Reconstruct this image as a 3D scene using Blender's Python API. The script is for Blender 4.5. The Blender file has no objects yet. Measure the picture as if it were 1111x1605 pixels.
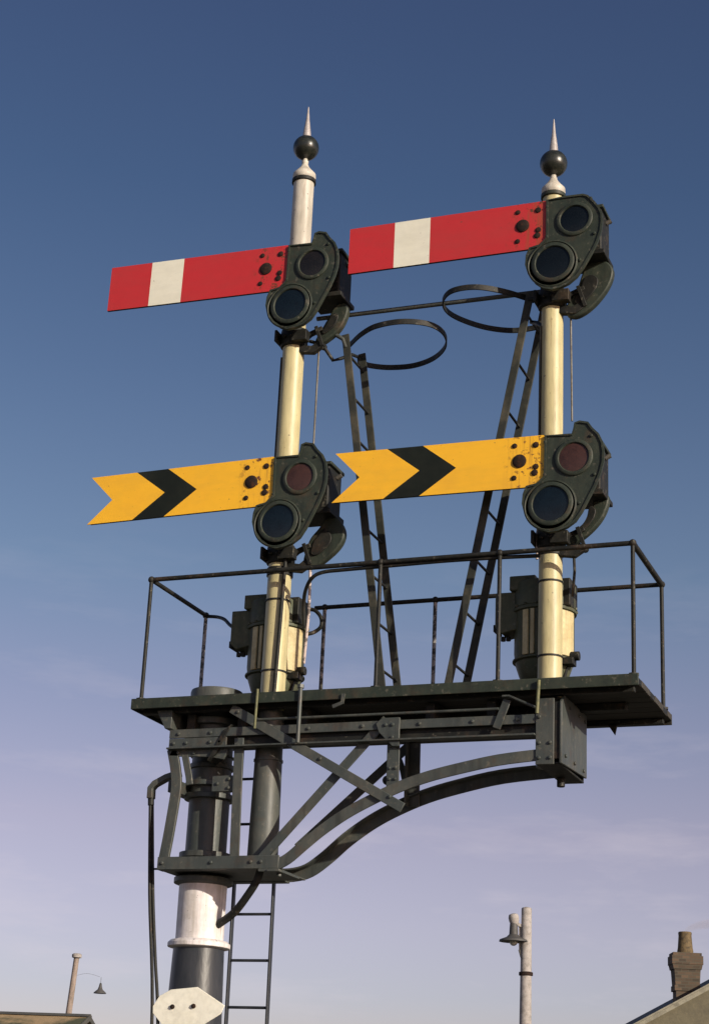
import bpy, bmesh, math, random
from mathutils import Vector, Matrix
random.seed(7)
R = math.radians
C = bpy.context.scene.collection
sc = bpy.context.scene

# ------------------------------------------------------------ camera
CAM = Vector((4.0883, -9.1182, -2.4277)); YAW, PITCH, ROLL, FPX = 0.3795, 0.3460, 0.0470, 2796.6
GZ = -4.05                                   # ground level; the deck top is z = 0
FW = Vector((-math.sin(YAW)*math.cos(PITCH), math.cos(YAW)*math.cos(PITCH), math.sin(PITCH)))
_r = Vector((math.cos(YAW), math.sin(YAW), 0)); _u = _r.cross(FW)
RT = math.cos(ROLL)*_r + math.sin(ROLL)*_u; UP = -math.sin(ROLL)*_r + math.cos(ROLL)*_u
cam = bpy.data.cameras.new('camera'); co = bpy.data.objects.new('camera', cam); C.objects.link(co)
m = Matrix((RT, UP, -FW)).transposed().to_4x4(); m.translation = CAM; co.matrix_world = m
cam.sensor_fit = 'VERTICAL'; cam.sensor_height = 24; cam.lens = FPX*24/1605
cam.clip_start = 0.1; cam.clip_end = 5000; sc.camera = co

def ray(u, v): return FW + RT*((u-555.5)/FPX) + UP*((802.5-v)/FPX)
def at(u, v, Y): d = ray(u, v); return CAM + d*((Y-CAM.y)/d.y)        # point of a plane y = Y
def atz(u, v, Z): d = ray(u, v); return CAM + d*((Z-CAM.z)/d.z)       # point of a plane z = Z
def far(u, v, D): return CAM + ray(u, v)*D                            # point at depth D

# ------------------------------------------------------------ light
fh = Vector((FW.x, FW.y, 0)).normalized(); rh = Vector((_r.x, _r.y, 0))
TH, EL = R(41), R(18)
sh = (-fh*math.cos(TH) + rh*math.sin(TH)).normalized()
sun_dir = Vector((sh.x*math.cos(EL), sh.y*math.cos(EL), math.sin(EL)))
sl = bpy.data.lights.new('sun', 'SUN'); sl.energy = 4.9; sl.angle = R(0.5); sl.color = (1, .90, .74)
so = bpy.data.objects.new('sun', sl); C.objects.link(so)
so.rotation_euler = sun_dir.to_track_quat('Z', 'Y').to_euler(); so.location = (0, 0, 30)

w = bpy.data.worlds.new('World'); sc.world = w; w.use_nodes = True
nt = w.node_tree; N = nt.nodes; LK = nt.links; N.clear()
out = N.new('ShaderNodeOutputWorld'); bg = N.new('ShaderNodeBackground'); bg.inputs[1].default_value = 0.115
sky = N.new('ShaderNodeTexSky'); sky.sky_type = 'NISHITA'; sky.sun_disc = False
sky.sun_elevation = EL; sky.sun_rotation = math.atan2(sun_dir.x, sun_dir.y)
sky.air_density = 1.0; sky.dust_density = 1.0; sky.ozone_density = 1.5
tc = N.new('ShaderNodeTexCoord'); sp = N.new('ShaderNodeSeparateXYZ'); LK.new(tc.outputs['Generated'], sp.inputs[0])
ramp = N.new('ShaderNodeValToRGB'); LK.new(sp.outputs['Z'], ramp.inputs[0])
SKYR = [(0.0, (1.006, 0.803, 0.961)), (0.082, (1.006, 0.803, 0.961)), (0.118, (1.127, 0.811, 0.925)), (0.169, (1.187, 0.79, 0.849)), (0.238, (1.0, 0.744, 0.808)), (0.306, (0.788, 0.732, 0.78)), (0.406, (0.603, 0.611, 0.708)), (0.5, (0.473, 0.523, 0.649)), (0.583, (0.458, 0.479, 0.622))]
#SKYRAMP
while len(ramp.color_ramp.elements) < len(SKYR): ramp.color_ramp.elements.new(.5)
for e, (p, c) in zip(ramp.color_ramp.elements, SKYR): e.position = p; e.color = (*c, 1)
mul = N.new('ShaderNodeMix'); mul.data_type = 'RGBA'; mul.blend_type = 'MULTIPLY'; mul.inputs[0].default_value = 1
LK.new(sky.outputs[0], mul.inputs[6]); LK.new(ramp.outputs[0], mul.inputs[7])
# thin high cloud low in the sky
mp = N.new('ShaderNodeMapping'); mp.inputs['Scale'].default_value = (3.6, 3.6, 17); mp.inputs['Rotation'].default_value = (0.1, .12, 0)
LK.new(tc.outputs['Generated'], mp.inputs[0])
nz = N.new('ShaderNodeTexNoise'); nz.inputs['Scale'].default_value = 2.3; nz.inputs['Detail'].default_value = 7; nz.inputs['Roughness'].default_value = .62
LK.new(mp.outputs[0], nz.inputs[0])
cr = N.new('ShaderNodeMapRange'); cr.inputs[1].default_value = .52; cr.inputs[2].default_value = .78; LK.new(nz.outputs[0], cr.inputs[0])
hr = N.new('ShaderNodeMapRange'); hr.inputs[1].default_value = .34; hr.inputs[2].default_value = .16; LK.new(sp.outputs['Z'], hr.inputs[0])
mm = N.new('ShaderNodeMath'); mm.operation = 'MULTIPLY'; LK.new(cr.outputs[0], mm.inputs[0]); LK.new(hr.outputs[0], mm.inputs[1])
m2 = N.new('ShaderNodeMath'); m2.operation = 'MULTIPLY'; m2.inputs[1].default_value = .26; LK.new(mm.outputs[0], m2.inputs[0])
cl = N.new('ShaderNodeMix'); cl.data_type = 'RGBA'; cl.inputs[7].default_value = (6.6, 5.9, 6.3, 1)
LK.new(m2.outputs[0], cl.inputs[0]); LK.new(mul.outputs[2], cl.inputs[6]); LK.new(cl.outputs[2], bg.inputs[0]); LK.new(bg.outputs[0], out.inputs[0])
sc.view_settings.view_transform = 'Standard'; sc.view_settings.look = 'None'
sc.view_settings.exposure = 0.0; sc.view_settings.gamma = 1

# ------------------------------------------------------------ materials
def mat(name, col, col2=None, rough=.5, scale=14, lo=.45, hi=.7, metal=0, coat=0, bump=.08, bscale=60, spec=.5, stretch=(1, 1, 1), extra=None, grime=1.0):
    """painted or weathered surface: base colour, second colour where a noise is high, fine bump"""
    mt = bpy.data.materials.new(name); mt.use_nodes = True; n = mt.node_tree.nodes; l = mt.node_tree.links
    b = n['Principled BSDF']; b.inputs['Roughness'].default_value = rough; b.inputs['Metallic'].default_value = metal
    b.inputs['Specular IOR Level'].default_value = spec; b.inputs['Coat Weight'].default_value = coat
    t = n.new('ShaderNodeTexCoord'); mpn = n.new('ShaderNodeMapping'); mpn.inputs['Scale'].default_value = stretch
    oi = n.new('ShaderNodeObjectInfo'); vs = n.new('ShaderNodeVectorMath'); vs.operation = 'SCALE'; vs.inputs[0].default_value = (7.3, 5.1, 9.7); l.new(oi.outputs['Random'], vs.inputs['Scale'])
    l.new(t.outputs['Object'], mpn.inputs[0]); l.new(vs.outputs[0], mpn.inputs['Location'])
    a = n.new('ShaderNodeTexNoise'); a.inputs['Scale'].default_value = scale; a.inputs['Detail'].default_value = 8; a.inputs['Roughness'].default_value = .65
    l.new(mpn.outputs[0], a.inputs[0])
    mr = n.new('ShaderNodeMapRange'); mr.inputs[1].default_value = lo; mr.inputs[2].default_value = hi; l.new(a.outputs[0], mr.inputs[0])
    mx = n.new('ShaderNodeMix'); mx.data_type = 'RGBA'
    mx.inputs[6].default_value = (*col, 1); mx.inputs[7].default_value = (*(col2 or [c*.7 for c in col]), 1)
    l.new(mr.outputs[0], mx.inputs[0]); last = mx.outputs[2]
    # second, finer grime layer
    g = n.new('ShaderNodeTexNoise'); g.inputs['Scale'].default_value = scale*5; g.inputs['Detail'].default_value = 5; l.new(mpn.outputs[0], g.inputs[0])
    g2 = n.new('ShaderNodeMapRange'); g2.inputs[1].default_value = .35; g2.inputs[2].default_value = .75; g2.inputs[3].default_value = 1+.06*grime; g2.inputs[4].default_value = 1-.14*grime; l.new(g.outputs[0], g2.inputs[0])
    hs = n.new('ShaderNodeHueSaturation'); l.new(last, hs.inputs['Color']); l.new(g2.outputs[0], hs.inputs['Value']); last = hs.outputs[0]
    if extra: last = extra(n, l, last, t)
    l.new(last, b.inputs['Base Color'])
    rr = n.new('ShaderNodeMapRange'); rr.inputs[3].default_value = max(rough-.1, .05); rr.inputs[4].default_value = min(rough+.18, 1); l.new(a.outputs[0], rr.inputs[0]); l.new(rr.outputs[0], b.inputs['Roughness'])
    if bump:
        q = n.new('ShaderNodeTexNoise'); q.inputs['Scale'].default_value = bscale; q.inputs['Detail'].default_value = 4; l.new(mpn.outputs[0], q.inputs[0])
        bp = n.new('ShaderNodeBump'); bp.inputs['Strength'].default_value = bump*3; bp.inputs['Distance'].default_value = .004
        l.new(q.outputs[0], bp.inputs['Height']); l.new(bp.outputs[0], b.inputs['Normal'])
    return mt

def mask(n, l, vec, scale, lo, hi, detail=6, rough=.65):
    z = n.new('ShaderNodeTexNoise'); z.inputs['Scale'].default_value = scale; z.inputs['Detail'].default_value = detail; z.inputs['Roughness'].default_value = rough; l.new(vec, z.inputs[0])
    r = n.new('ShaderNodeMapRange'); r.inputs[1].default_value = lo; r.inputs[2].default_value = hi; l.new(z.outputs[0], r.inputs[0]); return r.outputs[0]
def mulv(n, l, a, b):
    q = n.new('ShaderNodeMath'); q.operation = 'MULTIPLY'; l.new(a, q.inputs[0])
    if isinstance(b, (int, float)): q.inputs[1].default_value = b
    else: l.new(b, q.inputs[1])
    return q.outputs[0]
def over(n, l, last, fac, col):
    mx = n.new('ShaderNodeMix'); mx.data_type = 'RGBA'; mx.inputs[7].default_value = (*col, 1); l.new(fac, mx.inputs[0]); l.new(last, mx.inputs[6]); return mx.outputs[2]
def stretched(n, l, t, sc3):
    """object coordinates, stretched, with an offset of each object's own"""
    mp2 = n.new('ShaderNodeMapping'); mp2.inputs['Scale'].default_value = sc3; l.new(t.outputs['Object'], mp2.inputs[0])
    oi = n.new('ShaderNodeObjectInfo'); vs = n.new('ShaderNodeVectorMath'); vs.operation = 'SCALE'; vs.inputs[0].default_value = (3.3, 8.1, 4.7); l.new(oi.outputs['Random'], vs.inputs['Scale']); l.new(vs.outputs[0], mp2.inputs['Location'])
    return mp2.outputs[0]
def enamel(n, l, last, t):
    """enamel wear: rust bleeding round the root fixings and running down, tiny chips and dirt over the rest"""
    s = n.new('ShaderNodeSeparateXYZ'); l.new(t.outputs['Object'], s.inputs[0])
    a = n.new('ShaderNodeMapRange'); a.inputs[1].default_value = -.24; a.inputs[2].default_value = -.10; l.new(s.outputs['X'], a.inputs[0])
    run = mask(n, l, stretched(n, l, t, (38, 38, 2.2)), 1, .52, .68, 3)
    last = over(n, l, last, mulv(n, l, mulv(n, l, run, a.outputs[0]), .55), (.22, .09, .03))
    spot = mask(n, l, stretched(n, l, t, (1, 1, 1)), 24, .56, .62)
    last = over(n, l, last, mulv(n, l, spot, a.outputs[0]), (.14, .045, .02))
    chip = mask(n, l, stretched(n, l, t, (1, 1, 1)), 48, .70, .73, 3)
    last = over(n, l, last, mulv(n, l, chip, .8), (.12, .06, .04))
    dirt = mask(n, l, stretched(n, l, t, (2.5, 2.5, 9)), 1, .45, .8, 5)
    return over(n, l, last, mulv(n, l, dirt, .16), (.12, .10, .07))
def iron(n, l, last, t):
    """rust blooms, grease and pale flaked spots on painted iron"""
    v = stretched(n, l, t, (1, 1, 1))
    last = over(n, l, last, mulv(n, l, mask(n, l, v, 7, .54, .68, 8, .72), .5), (.085, .050, .030))
    last = over(n, l, last, mulv(n, l, mask(n, l, v, 30, .60, .68, 5), .5), (.17, .155, .12))
    return over(n, l, last, mulv(n, l, mask(n, l, stretched(n, l, t, (14, 14, 1.5)), 1, .5, .72, 5), .5), (.012, .012, .011))
def streaks(n, l, last, t):
    """dirt and rust runs down painted posts"""
    last = over(n, l, last, mulv(n, l, mask(n, l, stretched(n, l, t, (24, 24, 1.3)), 1, .46, .74, 6), .55), (.22, .19, .12))
    last = over(n, l, last, mulv(n, l, mask(n, l, stretched(n, l, t, (34, 34, 2.6)), 1, .64, .72, 4), .7), (.20, .10, .045))
    return over(n, l, last, mulv(n, l, mask(n, l, stretched(n, l, t, (1, 1, 1)), 40, .67, .70, 4), .8), (.09, .07, .05))

M = {}
M['green']  = mat('dark_green_paint', (.028, .037, .028), (.046, .053, .038), rough=.5, scale=9, spec=.33, extra=iron)
M['grey']   = mat('weathered_grey_green_paint', (.055, .064, .060), (.094, .094, .080), rough=.45, scale=6, stretch=(1, 1, .5), extra=iron)
M['dark']   = mat('sooty_black_paint', (.012, .013, .012), (.028, .027, .022), rough=.55, scale=11, spec=.3, extra=iron)
M['ladder'] = mat('worn_ladder_paint', (.030, .032, .026), (.095, .085, .060), rough=.55, scale=5, lo=.5, hi=.72, spec=.35)
M['post']   = mat('cream_post_paint', (.56, .495, .27), (.44, .375, .18), rough=.42, scale=5, lo=.45, hi=.75, stretch=(1, 1, .35), extra=streaks)
M['posttop']= mat('off_white_post_paint', (.58, .535, .46), (.46, .42, .35), rough=.45, scale=6, stretch=(1, 1, .35), extra=streaks)
M['white']  = mat('white_band_paint', (.74, .70, .70), (.60, .54, .50), rough=.5, scale=5, lo=.5, hi=.8, extra=streaks)
M['tar']    = mat('black_post_paint', (.020, .024, .030), (.040, .042, .048), rough=.36, scale=7, stretch=(1, 1, .3))
M['red']    = mat('red_enamel', (.53, .030, .034), (.50, .028, .032), rough=.38, scale=4, extra=enamel, bump=.02, grime=.2)
M['yellow'] = mat('yellow_enamel', (.93, .50, .026), (.90, .47, .026), rough=.40, scale=4, extra=enamel, bump=.02, grime=.2)
M['stripe'] = mat('white_enamel', (.83, .81, .68), (.79, .77, .63), rough=.40, scale=5, bump=.02, grime=.2, extra=enamel)
M['black']  = mat('black_enamel', (.009, .012, .009), (.015, .018, .013), rough=.55, scale=5, bump=.03, spec=.25)
M['rust']   = mat('rusty_bolt', (.018, .012, .010), (.07, .028, .014), rough=.8, scale=40, lo=.5, spec=.25)
M['steel']  = mat('galvanised_rod', (.16, .15, .13), (.09, .075, .06), rough=.5, scale=20, metal=.4)
M['pale']   = mat('flaking_white_tube', (.56, .46, .42), (.12, .10, .09), rough=.6, scale=34, lo=.5, hi=.56)
M['flake']  = mat('flaking_railing_paint', (.33, .31, .30), (.05, .05, .045), rough=.6, scale=30, lo=.47, hi=.53)
M['olive']  = mat('olive_wire_paint', (.14, .14, .06), (.07, .075, .04), rough=.55, scale=30)
M['cream']  = mat('cream_cover_paint', (.62, .52, .29), (.48, .38, .18), rough=.55, scale=10, extra=streaks)
M['olive_case'] = mat('olive_casing_paint', (.072, .082, .048), (.115, .115, .070), rough=.5, scale=9, spec=.35, extra=iron)
M['spike']  = mat('silvery_spike_paint', (.46, .42, .40), (.34, .30, .28), rough=.4, scale=12, metal=.25)
M['ball']   = mat('glossy_black_ball_paint', (.014, .016, .013), (.035, .036, .026), rough=.28, scale=14, spec=.6)
M['plate']  = mat('white_plate_enamel', (.93, .91, .78), (.86, .83, .68), rough=.4, scale=6, bump=.03)
M['plank']  = mat('deck_timber', (.035, .032, .028), (.06, .052, .042), rough=.8, scale=5, stretch=(.3, 6, 6))
M['timber'] = mat('weathered_timber_pole', (.36, .29, .25), (.20, .16, .13), rough=.8, scale=8, stretch=(1, 1, .12), bump=.2)
M['concrete']= mat('pale_concrete_pole', (.38, .35, .33), (.22, .20, .18), rough=.85, scale=12, bump=.2)
M['lampmetal'] = mat('grey_lamp_metal', (.075, .072, .07), (.05, .048, .045), rough=.6, scale=10)
M['pot']    = mat('terracotta_pot', (.15, .105, .05), (.035, .03, .022), rough=.8, scale=14)
M['render_wall'] = mat('olive_render', (.13, .115, .075), (.095, .085, .06), rough=.9, scale=3, bump=.3, bscale=30)
M['board']  = mat('pale_barge_board', (.25, .235, .18), (.15, .14, .11), rough=.8, scale=6)
M['slate']  = mat('roof_slate', (.065, .065, .06), (.095, .09, .075), rough=.75, scale=3, bump=.3, bscale=12)
M['sheet']  = mat('mossy_roof_sheet', (.070, .075, .040), (.34, .24, .13), rough=.9, scale=.55, lo=.44, hi=.54, bump=.2)
M['ground'] = mat('ballast_ground', (.13, .115, .09), (.07, .075, .045), rough=.95, scale=.35, bump=.4, bscale=8)
M['glass']  = mat('lamp_glass', (.5, .5, .45), rough=.15, bump=0)

def glass(name, col):
    mt = mat(name, col, [c*.6 for c in col], rough=.22, scale=18, coat=.15, bump=0, spec=.35); return mt
M['lens_red'] = glass('red_lens_glass', (.060, .028, .022))
M['lens_dim'] = glass('dark_red_lens_glass', (.014, .012, .011))
M['lens_blue'] = glass('blue_green_lens_glass', (.005, .010, .015))
M['lens_dark'] = glass('dark_blue_lens_glass', (.004, .006, .007))

def brickmat():
    mt = bpy.data.materials.new('sooty_brick'); mt.use_nodes = True; n = mt.node_tree.nodes; l = mt.node_tree.links
    b = n['Principled BSDF']; b.inputs['Roughness'].default_value = .9
    t = n.new('ShaderNodeTexCoord'); s = n.new('ShaderNodeSeparateXYZ'); l.new(t.outputs['Object'], s.inputs[0])
    ad = n.new('ShaderNodeMath'); l.new(s.outputs['X'], ad.inputs[0]); l.new(s.outputs['Y'], ad.inputs[1])
    cb = n.new('ShaderNodeCombineXYZ'); l.new(ad.outputs[0], cb.inputs[0]); l.new(s.outputs['Z'], cb.inputs[1])
    k = n.new('ShaderNodeTexBrick'); k.inputs['Scale'].default_value = 1
    k.inputs['Brick Width'].default_value = .225; k.inputs['Row Height'].default_value = .075; k.inputs['Mortar Size'].default_value = .009
    k.inputs['Color1'].default_value = (.13, .085, .055, 1); k.inputs['Color2'].default_value = (.055, .042, .03, 1); k.inputs['Mortar'].default_value = (.085, .075, .055, 1)
    l.new(cb.outputs[0], k.inputs[0]); l.new(k.outputs[0], b.inputs['Base Color']); return mt
M['brick'] = brickmat()

# ------------------------------------------------------------ mesh helpers
class MB:
    def __init__(s): s.bm = bmesh.new(); s.mi = 0
    def _f(s, vs):
        try: f = s.bm.faces.new(vs); f.material_index = s.mi; return f
        except ValueError: return None
    def box(s, c, d, rot=None):
        hx, hy, hz = d[0]/2, d[1]/2, d[2]/2; c = Vector(c)
        P = [Vector((x, y, z)) for x in (-hx, hx) for y in (-hy, hy) for z in (-hz, hz)]
        if rot: P = [rot @ p for p in P]
        v = [s.bm.verts.new(c+p) for p in P]
        for q in ((0, 1, 3, 2), (4, 6, 7, 5), (0, 4, 5, 1), (2, 3, 7, 6), (0, 2, 6, 4), (1, 5, 7, 3)): s._f([v[i] for i in q])
        return s
    def lim(s, x0, x1, y0, y1, z0, z1): return s.box(((x0+x1)/2, (y0+y1)/2, (z0+z1)/2), (x1-x0, y1-y0, z1-z0))
    def prism(s, pts, vec):
        a = [s.bm.verts.new(Vector(p)) for p in pts]; b = [s.bm.verts.new(Vector(p)+Vector(vec)) for p in pts]
        n = len(a); s._f(a); s._f(b[::-1])
        for i in range(n): s._f([a[i], b[i], b[(i+1) % n], a[(i+1) % n]])
        return s
    def plate(s, pts, y0, y1): return s.prism([(x, y0, z) for x, z in pts], (0, y1-y0, 0))
    def sweep(s, path, sec, ref, closed=False, caps=True):
        """sweep a section [(a, b)] (a along ref, b along tangent x ref) down a path"""
        path = [Vector(p) for p in path]; n = len(path); ref = Vector(ref).normalized(); rings = []
        for i, p in enumerate(path):
            if closed: t = path[(i+1) % n]-path[i-1]
            else: t = path[min(i+1, n-1)]-path[max(i-1, 0)]
            t.normalize(); r = ref - t*ref.dot(t)
            if r.length < 1e-4: r = t.orthogonal()
            r.normalize(); q = t.cross(r)
            rings.append([s.bm.verts.new(p + r*a + q*b) for a, b in sec])
        k = len(sec)
        for i in range(n if closed else n-1):
            A, B = rings[i], rings[(i+1) % n]
            for j in range(k): s._f([A[j], A[(j+1) % k], B[(j+1) % k], B[j]])
        if caps and not closed: s._f(rings[0][::-1]); s._f(rings[-1])
        return s
    def tube(s, path, r, seg=12, ref=(0.13, .31, .94), closed=False):
        return s.sweep(path, [(r*math.cos(2*math.pi*i/seg), r*math.sin(2*math.pi*i/seg)) for i in range(seg)], ref, closed)
    def bar(s, path, a, b, ref, closed=False): return s.sweep(path, [(-a/2, -b/2), (a/2, -b/2), (a/2, b/2), (-a/2, b/2)], ref, closed)
    def lathe(s, prof, o=(0, 0, 0), seg=48, ax=(0, 0, 1)):
        """prof: [(radius, height)]"""
        ax = Vector(ax).normalized(); x = ax.orthogonal().normalized(); y = ax.cross(x); o = Vector(o); rings = []
        for r, h in prof:
            if r < 1e-5: rings.append([s.bm.verts.new(o+ax*h)])
            else: rings.append([s.bm.verts.new(o+ax*h+(x*math.cos(2*math.pi*i/seg)+y*math.sin(2*math.pi*i/seg))*r) for i in range(seg)])
        for A, B in zip(rings, rings[1:]):
            for i in range(seg):
                j = (i+1) % seg
                if len(A) == 1 and len(B) == 1: continue
                if len(A) == 1: s._f([A[0], B[i], B[j]])
                elif len(B) == 1: s._f([A[i], B[0], A[j]])
                else: s._f([A[i], B[i], B[j], A[j]])
        for ring in (rings[0], rings[-1]):
            if len(ring) > 1: s._f(ring)
        return s
    def cyl(s, p0, p1, r, r2=None, seg=32):
        p0, p1 = Vector(p0), Vector(p1); d = p1-p0
        return s.lathe([(r, 0), (r if r2 is None else r2, d.length)], p0, seg, d)
    def ball(s, c, r, n=12, seg=28, sq=1):
        return s.lathe([(r*math.sin(math.pi*i/n), -r*sq*math.cos(math.pi*i/n)) for i in range(n+1)], c, seg)
    def build(s, name, mats, parent=None, bevel=0, smooth=40):
        bmesh.ops.recalc_face_normals(s.bm, faces=s.bm.faces)
        me = bpy.data.meshes.new(name)
        s.bm.to_mesh(me); s.bm.free()
        o = bpy.data.objects.new(name, me); C.objects.link(o)
        for mm_ in (mats if isinstance(mats, (list, tuple)) else [mats]): me.materials.append(M[mm_] if isinstance(mm_, str) else mm_)
        if parent:
            o.parent = parent
        if smooth:
            me.polygons.foreach_set('use_smooth', [True]*len(me.polygons))
            me.set_sharp_from_angle(angle=R(smooth))
        if bevel:
            b = o.modifiers.new('bevel', 'BEVEL'); b.width = bevel; b.segments = 2; b.limit_method = 'ANGLE'; b.angle_limit = R(40); b.harden_normals = False
        return o

def tag(o, label=None, cat=None, group=None, kind=None):
    if label: o['label'] = label
    if cat: o['category'] = cat
    if group: o['group'] = group
    if kind: o['kind'] = kind
    return o
def thing(name, loc, label, cat, group=None, rot=(0, 0, 0)):
    o = bpy.data.objects.new(name, None); C.objects.link(o); o.location = loc; o.rotation_euler = rot; o.empty_display_size = .1
    return tag(o, label, cat, group)
def catmull(P, k=6, closed=False):
    P = [Vector(p) for p in P]; n = len(P); o = []
    for i in range(n if closed else n-1):
        g = (lambda j: P[j % n]) if closed else (lambda j: P[max(0, min(n-1, j))])
        a, b, c, d = g(i-1), g(i), g(i+1), g(i+2)
        for q in range(k):
            t = q/k; o.append(.5*((2*b)+(c-a)*t+(2*a-5*b+4*c-d)*t*t+(3*b-a-3*c+d)*t**3))
    if not closed: o.append(P[-1])
    return o
def rel(p, o): return Vector(p)-Vector(o)
def bolts(mb, pts, r=.011, h=.010, ax=(0, -1, 0), seg=6):
    for p in pts: mb.lathe([(r, 0), (r, h*.8), (r*.7, h)], p, seg, ax)
    return mb

# ------------------------------------------------------------ ground
g = MB(); n = 40
for i in range(n):
    pass
g.lim(-1500, 1500, -1500, 1500, GZ-1, GZ)
tag(g.build('ground', 'ground'), kind='structure')

# ------------------------------------------------------------ main post
YN, YF, YM = -.15, .40, .115            # near frame, far frame, main post axis
XM = -.407; XR = 1.633                  # main post, right signal post (left signal post is x = 0)
mp_ = thing('signal_mast', (XM, YM, GZ), 'thick round mast, black below a white band, grey green above, carrying the bracket', 'signal post')
def zz(z): return z-GZ
a = MB().lathe([(.27, 0), (.155, zz(-1.76)), (.143, zz(-1.38))], seg=64); a.build('lower_shaft', 'tar', mp_)
b = MB().lathe([(.135, zz(-1.33)), (.136, zz(-1.02))], seg=64); b.build('white_band', 'white', mp_)
c_ = MB().lathe([(.137, zz(-1.33)), (.160, zz(-1.335)), (.176, zz(-1.35)), (.176, zz(-1.372)), (.144, zz(-1.38))], seg=64)
co_ = c_.build('flange_collar', 'white', mp_, .003)
for k in range(8):
    t = 2*math.pi*(k+.35)/8; MB().lathe([(.012, -.014), (.012, .014)], (.158*math.cos(t), .158*math.sin(t), zz(-1.355)), 6).build('flange_bolt', 'rust', co_)

MB().lathe([(.140, zz(-1.03)), (.168, zz(-1.02)), (.168, zz(-.99)), (.132, zz(-.975))], seg=64).build('base_ring', 'grey', mp_, .003)
MB().lathe([(.118, zz(-.98)), (.116, zz(0.02))], seg=64).build('upper_shaft', 'grey', mp_)
for z0, z1, rr in ((-.885, -.845, .150), (-.37, -.335, .128), (-.30, -.285, .126), (-.12, -.075, .150)):
    MB().lathe([(.115, zz(z0)), (rr, zz(z0)+.004), (rr, zz(z1)-.004), (.115, zz(z1))], seg=64).build('clamp_ring', 'grey', mp_, .002)
MB().lathe([(.118, zz(0.0)), (.152, zz(.004)), (.154, zz(.085)), (.150, zz(.098)), (.10, zz(.108)), (0, zz(.112))], seg=64).build('cap', 'grey', mp_)

# ------------------------------------------------------------ bracket
BO = Vector((-.407, .115, -.98))
br = thing('cantilever_bracket', BO, 'grey green steel bracket of curved arms and crossed braces under the platform', 'bracket')
def bb_(mb, name, mats='grey', bevel=.003): 
    bmesh.ops.translate(mb.bm, verts=mb.bm.verts, vec=-BO); return mb.build(name, mats, br, bevel, 40)
def flat(mb, p, q, wd, y, t=.012):
    """flat bar in the plane y, thickness t towards the camera, from (x,z) to (x,z)"""
    return mb.bar([(p[0], y, p[1]), (q[0], y, q[1])], t, wd, (0, 1, 0))
# arches: angle iron, face plate and inward flange
# each arm traced in its own plane
NEAR_ARM = [at(u, v, YN) for u, v in ((405, 1357), (428, 1356), (450, 1346), (476, 1324), (504, 1301), (540, 1276), (580, 1254), (625, 1233), (670, 1217), (720, 1204), (780, 1191), (842, 1183))]
FAR_ARM = [at(u, v, YF) for u, v in ((432, 1373), (460, 1373), (487, 1366), (515, 1346), (548, 1317), (586, 1290), (625, 1269), (670, 1250), (720, 1235), (790, 1219), (880, 1209))]
for y, s, AR in ((YN, 1, NEAR_ARM), (YF, -1, FAR_ARM)):
    path = catmull([Vector((p.x, y, p.z)) for p in AR], 4)
    # section: a along +y, b along tangent x y  (points upwards/downwards)
    L = [(0, -.038), (.064*s, -.038), (.064*s, -.026), (.012*s, -.026), (.012*s, .038), (0, .038)]
    L = [(a_, -b_*(.80 if s == 1 else .92)) for a_, b_ in L]
    mb = MB().sweep(path, L, (0, 1, 0)); bb_(mb, 'curved_arm', 'grey', .002)
# lower tie frame, round the main post
for y, s in ((YN, 1), (YF, -1)):
    mb = MB(); y0, y1 = sorted((y-.002*s, y+.012*s))
    xe = .165 if s == 1 else .0; mb.lim(-.572, xe, y0, y1, -.977, -.905)
    y2, y3 = sorted((y+.012*s, y+.07*s)); mb.lim(-.572, xe, y2, y3, -.977, -.965)
    if s == 1: bolts(mb, [(x, y0, -.94) for x in (-.54, -.24, .0, .06)])
    bb_(mb, 'lower_tie')
mb = MB().lim(-.572, -.56, YN+.014, YF-.014, -.975, -.905); mb.lim(-.56, -.50, YN+.074, YF-.074, -.975, -.963); bb_(mb, 'end_tie')
mb = MB().lim(-.55, .13, YN+.075, YF-.075, -.972, -.962); bb_(mb, 'base_plate')
mb = MB().lim(.10, .175, YN-.01, .13, -.995, -.981); bolts(mb, [(.145, YN+.06, -.995)], .016, .02, (0, 0, -1)); bb_(mb, 'cross_plate')
# near girder under the platform: top angle, dark web, bottom lip
mb = MB().lim(-.56, 1.60, YN-.002, YN+.010, -.232, -.182); mb.lim(-.56, 1.6, YN+.010, YN+.08, -.194, -.182)
mb.lim(-.56, 1.60, YN-.03, YN+.03, -.300, -.290)
bolts(mb, [(x, YN-.002, -.208) for x in (-.5, -.3, .02, .3, .62, .95, 1.25, 1.5)]); bb_(mb, 'girder_flange', 'grey', .002)
mb = MB().lim(-.15, 1.60, YN+.03, YN+.04, -.29, -.196); bb_(mb, 'girder_web', 'dark', 0)
mb = MB().lim(-.56, -.20, YN+.0, YN+.012, -.29, -.234); bolts(mb, [(x, YN, -.262) for x in (-.53, -.45, -.3, -.24)]); bb_(mb, 'end_web', 'grey', .002)
mb = MB().lim(-.56, 1.70, YF-.012, YF, -.19, -.06); mb.lim(-.56, 1.7, YF-.07, YF-.012, -.19, -.178); bb_(mb, 'far_girder', 'dark', .002)
for x in (-.5, -.18, .2, .95, 1.3):
    mb = MB().lim(x, x+.05, YN+.09, YF-.08, -.16, -.062); bb_(mb, 'cross_bearer', 'dark', .002)
mb = MB().tube([(.0, -.17, -.150), (.60, -.17, -.150), (1.40, -.17, -.150)], .008); bb_(mb, 'cable_pipe', 'grey', 0)
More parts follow.
